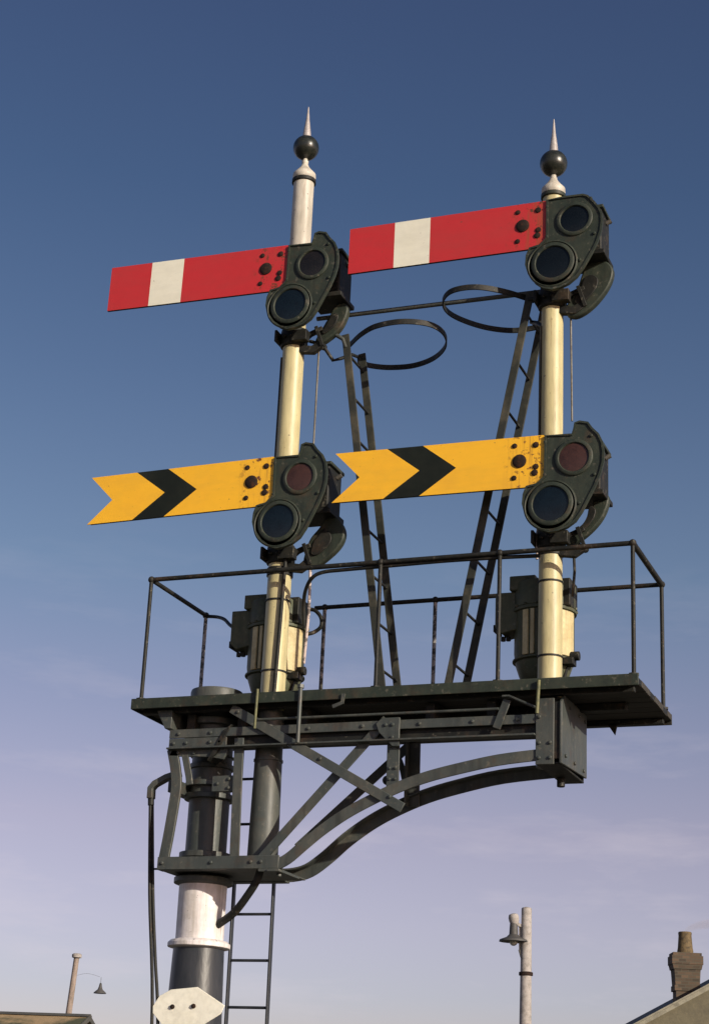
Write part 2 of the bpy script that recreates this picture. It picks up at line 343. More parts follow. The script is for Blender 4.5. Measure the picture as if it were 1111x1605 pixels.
# braces, near and far
_p = lambda u, v, y: (lambda q: (q.x, q.z))(at(u, v, y))
D1 = ((-.175, -.075), _p(632, 1267, YN)); D2 = (_p(402, 1351, YN), _p(604, 1126, YN)); D2F = (_p(468, 1330, YF), _p(644, 1169, YF))
for y, s in ((YN, 1), (YF, -1)):
    mb = flat(MB(), *(D2 if s == 1 else D2F), .054, y+.020*s); bb_(mb, 'brace')
    if s == 1:
        mb = flat(MB(), D1[0], D1[1], .055, y-.012); bolts(mb, [(-.13, y-.018, -.10), (.385, y-.018, -.385), (.80, y-.018, -.606)]); bb_(mb, 'brace')
    xx = .79 if s == 1 else .742
    mb = flat(MB(), (xx, -.165), (xx+.004, -.56), .072, y+.034*s); flat(mb, (xx-.03, -.165), (xx-.026, -.56), .012, y+.07*s, .05)
    if s == 1: bolts(mb, [(xx+dx, y+.028, z) for z in (-.25, -.32, -.44, -.50) for dx in (-.015, .02)], .010)
    bb_(mb, 'upright')
mb = MB().plate([(.735, -.17), (.70, -.20), (.72, -.25), (.80, -.33), (.84, -.33), (.84, -.17)], YN-.016, YN-.006); bolts(mb, [(.76, YN-.016, -.21), (.80, YN-.016, -.21), (.80, YN-.016, -.28)]); bb_(mb, 'gusset_plate')
mb = MB().ball((.752, YN+.06, -.50), .026); bb_(mb, 'stay_joint', 'dark', 0)
mb = MB().bar(catmull([at(620, 1180, YF-.02), at(629, 1200, YF-.02), at(634, 1222, YF-.02), at(641, 1250, YF-.02)], 4), .012, .034, (0, 1, 0)); bb_(mb, 'brace')
# frame round the main post: right upright angle, left bent bar, clamp arms
for y, s in ((YN, 1), (YF, -1)):
    mb = MB(); y0, y1 = sorted((y+.013*s, y+.025*s)); y2, y3 = sorted((y+.025*s, y+.085*s))
    mb.plate([(-.157, -.24), (-.10, -.24), (-.082, -.91), (-.139, -.91)], y0, y1)
    mb.plate([(-.157, -.24), (-.145, -.24), (-.127, -.91), (-.139, -.91)], y2, y3); bb_(mb, 'upright')
    mb = MB().bar(catmull([(-.545, y+.02*s, -.29), (-.515, y+.02*s, -.40), (-.500, y+.02*s, -.50), (-.506, y+.02*s, -.60), (-.525, y+.02*s, -.78), (-.545, y+.02*s, -.93)], 5), .02, .062, (0, 1, 0)); bb_(mb, 'bent_bar')
    mb = MB().bar([(-.47, y+.016*s, -.29), (-.425, y+.016*s, -.45), (-.415, y+.016*s, -.50)], .014, .04, (0, 1, 0)); bb_(mb, 'brace')
mb = MB(); 
for z0, z1 in ((-.475, -.445), (-.545, -.515)):
    mb.lathe([(.119, z0), (.145, z0), (.145, z1), (.119, z1)], (XM, YM, 0), 48)
mb.lim(-.57, -.51, -.10, .33, -.53, -.46); mb.lim(-.285, -.14, YN+.03, YN+.05, -.54, -.45)
bolts(mb, [(-.18, YN+.03, -.47), (-.18, YN+.03, -.52), (-.25, YN+.03, -.495)]); bb_(mb, 'post_clamp', 'grey', .003)
mb = MB().plate([(-.54, -.30), (-.56, -.33), (-.30, -.345), (-.22, -.36), (-.2, -.33), (-.2, -.30)], YN+.01, YN+.03); bolts(mb, [(-.5, YN+.01, -.315), (-.4, YN+.01, -.32), (-.28, YN+.01, -.325)], .009); bb_(mb, 'clamp_plate')
mb = MB().prism([(-.22, YN-.01, -.20), (-.17, YN-.01, -.165), (-.17, YN+.12, -.165), (-.22, YN+.12, -.20)], (-.09, 0, -.17)); bb_(mb, 'stay_block', 'dark', .003)
# box that holds the foot of the right signal post
mb = MB().lim(1.600, 1.700, YN-.008, YN+.006, -.455, -.10); bolts(mb, [(1.62, YN-.008, z) for z in (-.42, -.34, -.2)]+[(1.68, YN-.008, z) for z in (-.42, -.34)]); bb_(mb, 'front_plate')
mb = MB().lim(1.700, 1.725, YN-.002, YN+.004, -.425, -.12); bb_(mb, 'slot_cover', 'dark', 0)
mb = MB().prism([(1.730, YN-.012, -.452), (1.730, YF-.02, -.425), (1.730, YF-.02, -.075), (1.730, YN+.05, -.075), (1.730, YN-.012, -.12)], (.014, 0, 0)); bolts(mb, [(1.744, y, z) for y in (-.09, .1, .3) for z in (-.40,)]+[(1.744, y, -.12) for y in (.0, .2, .33)], ax=(1, 0, 0)); bb_(mb, 'side_plate')
mb = MB().lim(1.602, 1.728, YN+.008, YF-.02, -.452, -.440); mb.cyl((1.64, .22, -.50), (1.64, .22, -.453), .022); bb_(mb, 'bottom_plate', 'dark')
mb = MB().lim(1.600, 1.728, YF-.034, YF-.022, -.44, -.1); bb_(mb, 'back_plate', 'dark')
mb = MB().bar([(1.42, YN-.02, -.085), (1.46, YN-.02, -.085), (1.61, YN-.02, -.155)], .04, .012, (0, 1, 0)); mb.bar([(1.445, YN-.012, -.10), (1.385, YN-.012, -.255)], .012, .045, (0, 1, 0)); bb_(mb, 'stay_bar')
mb = MB().tube(catmull([(.02, -.05, -.94), (.0, -.05, -1.02), (-.06, -.03, -1.10), (-.16, .02, -1.19), (-.285, .08, -1.25)], 5), .022); bb_(mb, 'curved_strut', 'dark', 0)

# ------------------------------------------------------------ platform
pf = thing('signal_platform', (0.68, .26, -.06), 'narrow dark maintenance platform with open handrails round it on top of the bracket', 'platform')
PO = Vector((.68, .26, -.06))
def pp(mb, name, mats='green', bevel=.003):
    bmesh.ops.translate(mb.bm, verts=mb.bm.verts, vec=-PO); return mb.build(name, mats, pf, bevel, 40)
mb = MB(); y = -.185; k = 0
while y < .70:
    mb.lim(-.79+random.uniform(-.004, .004), 2.150+random.uniform(-.004, .004), y, y+.105, -.042+.001*(k % 2), -.006+.001*random.random()); y += .112; k += 1
pp(mb, 'deck', 'plank', .003)
pp(MB().lim(-.80, 2.160, -.200, -.188, -.062, .0), 'edge_beam', 'green')
pp(MB().lim(-.80, 2.150, .715, .727, -.062, .0), 'edge_beam', 'dark')
pp(MB().prism([(2.140, -.187, -.040), (2.140, .714, -.040), (2.140, .714, -.008), (2.140, -.187, -.008)], (.01, 0, 0)), 'edge_beam', 'dark')
pp(MB().prism([(-.801, -.187, -.062), (-.801, .714, -.062), (-.801, .714, -.004), (-.801, -.187, -.004)], (.01, 0, 0)), 'edge_beam', 'green')
for y in (-.12, .62): pp(MB().lim(-.76, 2.12, y, y+.04, -.075, -.045), 'joist', 'dark')
pp(MB().lim(-.62, 2.0, .22, .27, -.085, -.045), 'joist', 'dark')
mb = MB().plate([(-.66, -.06), (-.56, -.06), (-.56, -.17), (-.60, -.17)], -.14, .35); pp(mb, 'end_bearer', 'grey')
mb = MB().prism([(1.80, .62, -.062), (1.86, .62, -.062), (1.845, .62, -.13)], (0, .02, 0)); pp(mb, 'hanger', 'dark')
HR = .735
rl = [(x, y) for x, y in ((-.762, YN), (2.126, YN), (2.126, .604))]
mb = MB().tube([(-.762, YN, HR), (2.126, YN, HR)], .014); pp(mb, 'handrail', 'dark', 0)
mb = MB().tube([(2.126, YN, HR), (2.126, .604, HR)], .017); pp(mb, 'handrail', 'dark', 0)
mb = MB().tube([(-.762, YN, HR), (-.762, .604, HR)], .0135); pp(mb, 'handrail', 'dark', 0)
mb = MB().tube([(-.02, .604, HR), (2.126, .604, HR)], .0135); pp(mb, 'handrail', 'dark', 0)
for x, y, mt in ((-.762, YN, 'dark'), (.685, YN, 'dark'), (1.385, YN, 'dark'), (2.126, YN, 'dark'), (2.126, .604, 'dark'), (-.762, .604, 'flake'), (.045, .604, 'flake'), (.76, .604, 'flake')):
    mb = MB().cyl((x, y, 0), (x, y, HR), .0118, seg=14); mb.lathe([(.03, 0), (.03, .012)], (x, y, 0), 6)
    o = pp(mb, 'railing_post', mt, 0)
    if mt == 'flake': o['label'] = 'far railing post with flaking pale paint'
    pp(MB().ball((x, y, HR), .021, 8, 16), 'rail_joint', 'dark', 0).name = 'rail_joint'
mb = MB().cyl((.262, -.207, -.30), (.262, -.207, .02), .012, seg=12); mb.lathe([(.02, 0), (.02, .02)], (.262, -.207, .01), 6); pp(mb, 'edge_clip', 'grey', 0)
mb = MB().bar([(.52, -.207, -.035), (.515, -.207, -.085), (.46, -.207, -.105)], .01, .02, (0, 1, 0)); pp(mb, 'edge_clip', 'grey', 0)

# ------------------------------------------------------------ signal posts
def finial(root, z, sp_h):
    """ball and spike on the cap; z = ball centre"""
    MB().lathe([(.012, z-.13), (.020, z-.12), (.022, z-.10)], seg=24).build('finial_neck', 'posttop', root)
    fb = MB().ball((0, 0, z), .083, 16, 32)
    fb.build('finial_ball', 'ball', root)
    MB().lathe([(.028, z+.072), (.024, z+.12), (.012, z+.21), (.003, z+sp_h)], seg=24).build('finial_spike', 'spike', root)
def signal_post(x, top, ball, spike, foot, label, rt, rb):
    r = thing('signal_post', (x, 0, foot), label, 'signal post', 'signal posts on the platform')
    Z = lambda z: z-foot
    mid = .02 if x == 0 else .02
    MB().lathe([(.087 if x == 0 else rb+.002, Z(foot)), (.074 if x == 0 else rb+.001, Z(-.065))], seg=56).build('lower_tube', 'grey', r)
    MB().lathe([(rb, Z(-.064)), (rt, Z(top))], seg=56).build('tube', 'post', r)
    if x == 0: MB().lathe([(rt+.0015, Z(2.86)), (rt+.001, Z(top)-.01)], seg=56).build('top_sleeve', 'posttop', r)
    for z in (.16, .585): MB().lathe([(rb-.004, Z(z)), (rb+.004, Z(z)+.001), (rb+.004, Z(z)+.011), (rb-.004, Z(z)+.012)], seg=48).build('strap', 'dark', r)
    MB().lathe([(rb-.004, Z(.742)), (rb+.006, Z(.745)), (rb+.006, Z(.79)), (rb-.004, Z(.793))], seg=48).build('strap', 'dark', r)
    if x == 0: MB().lathe([(rb, Z(-.36)), (rb+.012, Z(-.356)), (rb+.012, Z(-.344)), (rb, Z(-.34))], seg=48).build('strap', 'grey', r)
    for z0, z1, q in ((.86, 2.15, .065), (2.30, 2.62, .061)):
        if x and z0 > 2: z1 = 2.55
        MB().tube([(-q*.93, -q*.52, Z(z0)), (-q*.95, -q*.50, Z((z0+z1)/2)), (-q*.93, -q*.52, Z(z1))], .008).build('edge_shade_tube', 'dark', r)  # thin dark tube added as painted shade along the post's left edge
    Zt = Z(top)
    mb = MB().lathe([(rt-.005, Zt-.035), (rt+.012, Zt-.03), (rt+.012, Zt-.008), (rt-.004, Zt-.006)], seg=48); mb.build('cap_ring', 'dark' if x == 0 else 'green', r)
    MB().lathe([(rt, Zt-.006), (rt+.010, Zt+.012), (rt+.008, Zt+.035), (rt-.012, Zt+.058), (.030, Zt+.085), (.018, Zt+.11), (.014, Zt+.15)], seg=48).build('cap', 'posttop', r)
    finial(r, Z(ball), spike)
    return r
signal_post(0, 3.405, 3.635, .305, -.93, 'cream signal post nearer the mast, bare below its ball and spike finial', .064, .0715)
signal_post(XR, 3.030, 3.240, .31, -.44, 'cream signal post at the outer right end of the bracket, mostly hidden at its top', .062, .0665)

# ------------------------------------------------------------ semaphore arms
SPEC = [(.020, .143), (.172, .137), (.185, .170), (.190, .205), (.215, .212), (.262, .200), (.285, .165), (.322, .125), (.344, .075), (.352, .020), (.350, -.040), (.336, -.100),
        (.305, -.180), (.272, -.245), (.235, -.320), (.198, -.375), (.150, -.408), (.098, -.424), (.050, -.428), (0, -.412), (-.050, -.372), (-.088, -.315), (-.104, -.255), (-.100, -.200), (-.085, -.155), (-.02, -.143), (.020, -.100)]
SPEC_R = [(.020, .150), (.120, .155), (.235, .152), (.262, .140), (.300, .095), (.330, .050), (.345, .010), (.348, -.040), (.340, -.100), (.318, -.170), (.285, -.235), (.240, -.315), (.198, -.375), (.150, -.412), (.098, -.432), (.050, -.438), (0, -.422), (-.050, -.380), (-.088, -.322), (-.106, -.260), (-.102, -.200), (-.085, -.155), (-.02, -.143), (.020, -.100)]
def arm(x, z, tilt, kind, label, spec, upl, lol, k=1.0):
    r = thing('semaphore_arm', (x, -.2, z), label, 'signal arm', 'red home arms' if kind == 'red' else 'yellow distant arms', rot=(0, -tilt, 0))
    h = .152; mb = MB(); y0, y1 = -.0035, .0035
    if kind == 'red':
        for i, (xa, xb) in enumerate(((-1.215, -.925), (-.925, -.700), (-.700, .018))):
            mb.mi = 1 if i == 1 else 0
            if i < 2: pts = [(xa, h), (xb, h), (xb, -h), (xa, -h)]
            else: pts = [(xa, h), (xb-.012, h), (xb, h-.012), (xb, -h+.045), (xb-.038, -h), (xa, -h)]
            mb.plate(pts, y0, y1)
        bl = mb.build('blade', ['red', 'stripe'], r)
        # thin rolled edge round the blade
        mb = MB(); mb.bar([(-1.215, .006, h-.002), (.012, .006, h-.002)], .014, .005, (0, 1, 0)); mb.bar([(-1.215, .006, -h+.002), (-.05, .006, -h+.002)], .014, .005, (0, 1, 0)); mb.build('edge_rib', 'dark', r)
    else:
        n = .152  # notch depth
        N_ = (-1.05*k, -.008)
        c = [(-.893*k, h), (-.682*k, h), (-.484*k, 0), (-.692*k, -h), (-.903*k, -h), (-.697*k, .002)]
        mb.mi = 0
        mb.plate([(-1.203*k, h), c[0], c[5], c[4], (-1.210*k, -h), N_], y0, y1)
        mb.mi = 1; mb.plate([c[0], c[1], c[2], c[3], c[4], c[5]], y0, y1)
        mb.mi = 0; mb.plate([c[1], (.006, h), (.018, h-.012), (.018, -h+.045), (-.020, -h), c[3], c[2]], y0, y1)
        bl = mb.build('blade', ['yellow', 'black'], r)
        mb = MB(); mb.bar([(-1.19*k, .006, h-.002), (.012, .006, h-.002)], .014, .005, (0, 1, 0)); mb.bar([(-1.19*k, .006, -h+.002), (-.05, .006, -h+.002)], .014, .005, (0, 1, 0)); mb.build('edge_rib', 'dark', r)
    # fixings at the root of the blade
    mb = MB().lathe([(.040, 0), (.040, .005), (.028, .012), (.024, .012), (.012, .016), (0, .016)], (-.128, -.004, .006), 24, (0, -1, 0)); mb.build('boss', 'rust', bl)
    for (bx, bz, rr) in ((-.158, .100, .013), (-.036, .096, .016), (-.158, -.092, .013), (-.034, -.034, .015), (-.040, -.070, .017)):
        MB().lathe([(rr+.003, 0), (rr+.003, .002), (rr, .003), (rr, .006), (rr*.6, .008)], (bx, -.004, bz), 8, (0, -1, 0)).build('bolt', 'rust', bl)
    # rear stiffener that carries the blade
    MB().lim(-.20, .10, .006, .022, -.06, .09).build('stiffener', 'dark', r, .003)
    # spectacle casting
    sp_ = MB().plate(spec, -.008, .014).build('spectacle', 'green', r, .004)
    MB().sweep([Vector((px_*.985+.002, -.010, pz_*.985)) for px_, pz_ in spec], [(-.006, -.006), (.006, -.006), (.006, .006), (-.006, .006)], (0, 1, 0), closed=True).build('rim', 'green', sp_, 0)
    for nm, cx, cz, rl_, ro, mt in (('lens', .183, .000, .083, .108, upl), ('lens', .056, -.262, .100, .128, lol)):
        k = MB().lathe([(ro, 0), (ro, .007), (ro-.006, .012), (rl_+.005, .012), (rl_, .006), (rl_, 0)], (cx, -.008, cz), 48, (0, -1, 0)); k.build('lens_ring', 'green', sp_)
        k = MB().lathe([(rl_, 0), (rl_, .002), (rl_*.75, .005), (rl_*.4, .007), (0, .008)], (cx, -.009, cz), 48, (0, -1, 0)); k.build('lens', mt, sp_)
        k = MB().lathe([(rl_, 0), (rl_, .003), (0, .008)], (cx, .014, cz), 48, (0, 1, 0)); k.build('lens_back', 'lens_dark', sp_)
    # outer guard ring of the lower lens
    k = MB().lathe([(.150, 0), (.150, .008), (.142, .012), (.138, .008), (.138, 0)], (.054, -.008, -.272), 56, (0, -1, 0)); k.build('guard_ring', 'green', sp_)
    k = MB(); bolts(k, [(.02, -.008, .105), (.02, -.008, -.09), (.30, -.008, -.11), (.215, -.008, -.27), (.28, -.008, .12)], .010); k.build('rivet', 'green', sp_)
    # spindle that joins the arm to the post bearing
    MB().cyl((.09, .014, -.13), (.09, .17, -.13), .022).build('spindle', 'dark', r)
    return r
arm(0, 2.676, -.0153, 'red', 'left of the two red arms with a white stripe, on the inner post', SPEC, 'lens_dim', 'lens_blue')
arm(XR, 2.722, 0, 'red', 'right of the two red arms with a white stripe, just below a ball finial', SPEC_R, 'lens_dark', 'lens_dark')
arm(0, 1.274, .0165, 'yellow', 'left of the two yellow fishtail arms with a black chevron, on the inner post', SPEC, 'lens_red', 'lens_blue')
arm(XR, 1.2406, -.0097, 'yellow', 'right of the two yellow fishtail arms with a black chevron, crossing the right ladder', SPEC, 'lens_red', 'lens_blue', 1.028)

# ------------------------------------------------------------ lamps behind the spectacles
def lamp(x, z, label, dx=0, hi=True):
    r = thing('signal_lamp', (x+.225+dx, -.02, z-.17), label, 'signal lamp', 'lamps behind the spectacles')
    MB().lim(-.085, .105, -.10, .10, 0, .27).build('lamp_case', 'dark', r, .010)
    mb = MB().lim(-.095, .118, -.11, .11, .272, .292); mb.lathe([(.062, .292), (.055, .325), (.035, .345), (.03, .36), (0, .366)], (0, 0, 0), 28); mb.build('lamp_lid', 'green', r, .004)
    MB().lathe([(.070, 0), (.074, .045), (.066, .045)], (-.03, -.10, .165), 32, (0, -1, 0)).build('lens_hood', 'dark', r)
    MB().lim(-.10, .125, -.115, .115, -.03, -.002).build('lamp_base', 'dark', r, .004)
    k = MB().cyl((.105, .02, .23), (.135, .02, .245), .014, seg=12); k.build('catch', 'steel', r)
    MB().bar([(-.06, 0, -.02), (-.155, .015, -.05), (-.19-dx, .02, -.05)], .05, .025, (0, 1, 0)).build('lamp_bracket', 'dark', r, .003)
    return r
lamp(0, 2.676, 'black lamp case behind the spectacle of the left red arm')
lamp(XR, 2.722, 'black lamp case behind the spectacle of the right red arm', -.01)
lamp(0, 1.274, 'black lamp case behind the spectacle of the left yellow arm')
lamp(XR, 1.2406, 'black lamp case behind the spectacle of the right yellow arm', -.02)

# ------------------------------------------------------------ balance weights
def weight(x, z, outline, label, y0=-.03, y1=.02):
    r = thing('balance_weight', (x, 0, z-.48), label, 'signal weight', 'balance weights below the lamps')
    P = [(a, b+.48) for a, b in outline]
    P = [(p.x, p.z) for p in catmull([(a, 0, b) for a, b in P], 4, True)]
    MB().plate(P, y0, y1).build('weight', 'green', r, .010)
    cx = sum(p[0] for p in P)/len(P); cz = sum(p[1] for p in P)/len(P)
    MB().plate([(cx+(a-cx)*.5-.01, cz+(b-cz)*.5-.01) for a, b in P], y0-.010, y0+.002).build('face_plate', 'dark', r, .004)
    mb = MB().lathe([(.062, .02), (.079, .022), (.084, .030), (.084, .120), (.079, .140), (.062, .145)], seg=48)
    mb.lim(-.086, -.070, -.11, .10, .035, .11); mb.lim(.02, .12, -.10, -.04, .03, .10); bolts(mb, [(.02, -.083, .07), (-.03, -.083, .07)], .012, .02); mb.build('post_collar', 'dark', r, .003)
    MB().bar([(.05, -.02, .0), (.14, -.02, -.015), (.19, -.02, .02)], .04, .05, (0, 1, 0)).build('lever', 'dark', r, .004)
    MB().bar([(.06, -.03, .04), (.12, -.03, .09), (.20, -.03, .12)], .03, .028, (0, 1, 0)).build('lever', 'dark', r, .004)
    MB().bar([(.165, -.06, .125), (.19, -.05, .05), (.205, -.04, .0)], .012, .022, (0, 1, 0)).build('link', 'dark', r, .002)
    MB().lathe([(.020, 0), (.020, .05)], (.19, .03, .02), 16, (0, -1, 0)).build('pivot', 'dark', r)
    return r
W1 = [(.317, -.175), (.37, -.215), (.405, -.285), (.393, -.354), (.339, -.419), (.238, -.490), (.173, -.486), (.155, -.446), (.169, -.383), (.192, -.314), (.242, -.255), (.279, -.201)]
W2 = [(.263, -.225), (.30, -.197), (.345, -.215), (.356, -.262), (.325, -.348), (.276, -.405), (.19, -.458), (.150, -.440), (.19, -.36), (.235, -.28)]
W3 = [(.215, -.200), (.30, -.185), (.365, -.255), (.340, -.364), (.250, -.477), (.155, -.533), (.092, -.515), (.090, -.455), (.150, -.36), (.18, -.27)]
W4 = [(.265, -.125), (.330, -.170), (.326, -.24), (.285, -.32), (.21, -.395), (.125, -.445), (.085, -.43), (.09, -.40), (.18, -.34), (.235, -.25)]
weight(0, 2.676, W2, 'slim black balance weight below the left red arm, at the end of the cross tube')
weight(XR, 2.722, W3, 'broad dark balance weight below the right red arm')
weight(0, 1.274, W1, 'thick dark balance weight below the left yellow arm, just above the handrail')
weight(XR, 1.2406, W4, 'crescent shaped balance weight below the right yellow arm')

# ------------------------------------------------------------ pull rods, wires and cross tube
def rodthing(name, pts, r, mt, label, cat, group=None, smooth=False, k=6):
    o = Vector(pts[-1]); P = [Vector(p)-o for p in pts]
    if smooth: P = catmull(P, k)
    t = thing(name, o, label, cat, group)
    return t, P
def simple(name, pts, r, mt, label, cat, group=None, smooth=False, seg=10):
    o = Vector(pts[-1]); P = [Vector(p)-o for p in pts]
    if smooth: P = catmull(P, 6)
    ob = MB().tube(P, r, seg).build(name, mt); ob.location = o
    return tag(ob, label, cat, group)
simple('cross_tube', [at(497, 500, .03), at(850, 457, .03)], .014, 'grey', 'dark straight tube joining the two signal posts between the red and yellow arms', 'tube')
simple('pull_rod', [at(500, 545, .0), at(491, 705, .0)], .006, 'steel', 'thin rod between the left red arm and the left yellow arm', 'rod', 'signal pull rods')
simple('pull_rod', [at(894, 490, .0), at(896, 660, .0)], .006, 'steel', 'thin rod between the right red arm and the right yellow arm', 'rod', 'signal pull rods')
simple('pull_rod', [at(487, 880, -.02), at(484, 960, .0), at(476, 1040, .05)], .009, 'pale', 'pale pink rod beside the left signal machine, from the yellow arm weight down', 'rod', 'signal pull rods')
simple('pull_rod', [at(898, 850, -.02), at(900, 895, .0), at(897, 935, .05)], .008, 'dark', 'dark rod running down from the right yellow arm to the right signal machine', 'rod', 'signal pull rods')
simple('drop_wire', [at(404, 1080, -.215), at(399, 1142, -.215)], .008, 'olive', 'olive wire hanging down over the platform edge beside the left post', 'wire', 'olive wires over the platform edge')
simple('drop_wire', [at(844, 1066, -.215), at(841, 1118, -.215)], .010, 'olive', 'olive wire hanging down over the platform edge beside the right post', 'wire', 'olive wires over the platform edge')
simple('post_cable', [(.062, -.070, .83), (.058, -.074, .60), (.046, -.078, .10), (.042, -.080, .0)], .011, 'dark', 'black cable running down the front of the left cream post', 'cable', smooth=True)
simple('post_cable', [(XR-.062, -.045, .93), (XR-.066, -.045, .72)], .008, 'pale', 'short pale tube on the left side of the right post, below the yellow arm', 'tube')
simple('conduit', [at(477, 985, .02), at(476, 950, -.02), at(479, 925, -.08), at(489, 906, -.13), at(506, 897, -.135), at(540, 893, -.135), at(620, 886, -.135), at(700, 879, -.135), at(780, 874, -.135), at(846, 871, -.12)], .011, 'dark', 'black conduit that bends up and runs along just under the near handrail', 'conduit', smooth=True)
simple('conduit', [at(484, 955, .35), at(494, 957, .35), at(503, 968, .35), at(503, 982, .35), at(492, 991, .35), at(480, 994, .30)], .012, 'dark', 'black conduit curled in a loop on the right of the left signal machine', 'conduit', smooth=True)
simple('conduit', [at(320, 966, .604), at(340, 967, .56), at(352, 971, .45), at(361, 980, .30), at(374, 988, .2)], .011, 'dark', 'black conduit running from the left rail corner to the left signal machine', 'conduit', smooth=True)

# ------------------------------------------------------------ signal machines
def arc_panel(mb, a0, a1, r0, r1, z0, z1, n=8):
    P = [(r1*math.cos(a0+(a1-a0)*i/n), r1*math.sin(a0+(a1-a0)*i/n), z0) for i in range(n+1)] + [(r0*math.cos(a1-(a1-a0)*i/n), r0*math.sin(a1-(a1-a0)*i/n), z0) for i in range(n+1)]
    return mb.prism(P, (0, 0, z1-z0))
def machine(x, y, label, panels, turn=0):
    r = thing('signal_machine', (x, y, 0), label, 'signal motor', 'signal machines on the platform')
    prof = [(0, .045), (.095, .05), (.112, .07), (.138, .12), (.158, .18), (.168, .25), (.168, .50), (.176, .505), (.176, .64), (.168, .65), (.10, .66), (0, .665)]
    MB().lathe(prof, seg=56).build('body', 'olive_case', r, .002)
    for a0, a1 in panels:
        arc_panel(MB(), R(a0), R(a1), .160, .178, .215, .475).build('cover_strip', 'cream', r, .003)
    MB().lathe([(.165, .195), (.177, .2), (.177, .210), (.165, .214)], seg=56).build('lower_flange', 'olive_case', r, .002)
    mb = MB().lathe([(.166, .480), (.181, .482), (.181, .500), (.166, .502)], seg=56)
    for k in range(16):
        t = 2*math.pi*k/16; mb.lathe([(.010, 0), (.010, .014)], (.180*math.cos(t), .180*math.sin(t), .500), 6)
    mb.build('flange', 'olive_case', r, .002)
    mb = MB().prism([(-.26, -.10, .40), (-.26, -.10, .60), (-.13, -.10, .60), (-.13, -.10, .38), (-.22, -.10, .36)], (0, .15, 0))
    tb = mb.build('terminal_box', 'olive_case', r, .006)
    mb = MB().lim(-.275, -.255, -.08, .03, .38, .42); mb.cyl((-.23, -.03, .335), (-.23, -.03, .36), .014); mb.cyl((-.20, -.03, .335), (-.20, -.03, .36), .014); mb.build('cable_gland', 'dark', tb, .002)
    MB().lim(-.17, -.02, -.13, .10, .60, .685).build('top_box', 'olive_case', r, .006)
    MB().lim(.10, .175, -.11, .06, .50, .66).build('side_box', 'dark', r, .006)
    mb = MB().cyl((.165, -.05, .22), (.215, -.05, .22), .026, seg=16); mb.lim(.12, .19, -.10, -.02, .165, .205); mb.build('crank', 'dark', r, .003)
    mb = MB().bar([(.08, -.06, .10), (.03, -.06, .03), (.01, -.06, .0)], .03, .03, (0, 1, 0)); mb.bar([(.14, -.04, .17), (.10, -.05, .0)], .025, .02, (0, 1, 0)); mb.build('foot_stay', 'dark', r, .002)
    mb = MB().lim(-.10, .10, -.10, .12, .0, .062); mb.build('foot', 'dark', r, .004)
    # pipe clamps holding the machine to the post
    for z in (.17, .59): MB().lim(.035, .115, -.22, -.13, z, z+.02).build('mount', 'dark', r)
    return r
machine(-.10, .24, 'dark green signal machine with cream strips behind the foot of the left post', [(239, 252), (258, 264), (-62, -8)])
machine(1.535, .24, 'dark green signal machine with cream strips behind the foot of the right post', [(242, 254), (259, 266), (-62, -8)])

# ------------------------------------------------------------ ladders with hoops
def ladder(name, bot, top, yn, yf, hoop, label, hoop_z, n=7, tops=None):
    """side-on ladder; bot/top = (x, z)"""
    O = Vector((bot[0], (yn+yf)/2, bot[1]))
    r = thing(name, O, label, 'ladder', 'slanting ladders on the platform')
    for y in (yn, yf):
        p = [(bot[0]-O.x, y-O.y, 0), (top[0]-O.x, y-O.y, top[1]-O.z)]
        MB().bar(p, .013, .046, (0, 1, 0)).build('stile', 'ladder', r, .002)
    for i in range(n):
        t = (i+.55)/n; x = bot[0]+(top[0]-bot[0])*t-O.x; z = (top[1]-bot[1])*t
        MB().cyl((x, yn-O.y, z), (x, yf-O.y, z), .008, seg=10).build('rung', 'dark', r)
    P = [Vector(p)-O for p in hoop]
    MB().bar(catmull(P, 8), .034, .009, (0, 0, 1)).build('safety_hoop', 'dark', r, .001)
    return r, O
LH = [atz(u, v, 2.25) for u, v in ((549, 540), (566, 524), (590, 511), (630, 504), (672, 508), (695, 522), (698, 542), (680, 561), (648, 573), (610, 576), (580, 573), (566, 568))]
la, LO = ladder('ladder', (.672, 0), (.338, 2.27), .0, .285, LH, 'slanting ladder leaning left towards the left post, hoop at its top', 2.25, 8)
RH = [atz(u, v, 2.38) for u, v in ((836, 471), (790, 457), (745, 450), (708, 456), (694, 472), (702, 489), (728, 503), (765, 514), (805, 518), (842, 513))]
lb, RO = ladder('ladder', (1.048, 0), (1.500, 2.40), .0, .285, RH, 'slanting ladder leaning right towards the right post, hoop at its top', 2.38, 8)
mb = MB().tube([p-LO for p in (at(486, 535, .0), at(505, 540, .0), at(522, 565, .05), at(534, 562, .08), at(552, 556, .2), at(562, 560, .285), at(563, 572, .285))], .011); mb.build('top_stay', 'dark', la)
mb = MB().tube([p-LO for p in (at(505, 520, .0), at(525, 524, .0), at(538, 532, .0), at(542, 545, .0))], .013); mb.build('top_stay', 'grey', la)
mb = MB().tube([p-RO for p in (at(832, 505, .15), at(842, 506, .08), at(850, 512, .0))], .012); mb.build('top_stay', 'dark', lb)
mb = MB().tube([p-RO for p in (at(828, 470, .0), at(852, 466, -.02))], .014); mb.build('top_stay', 'dark', lb)

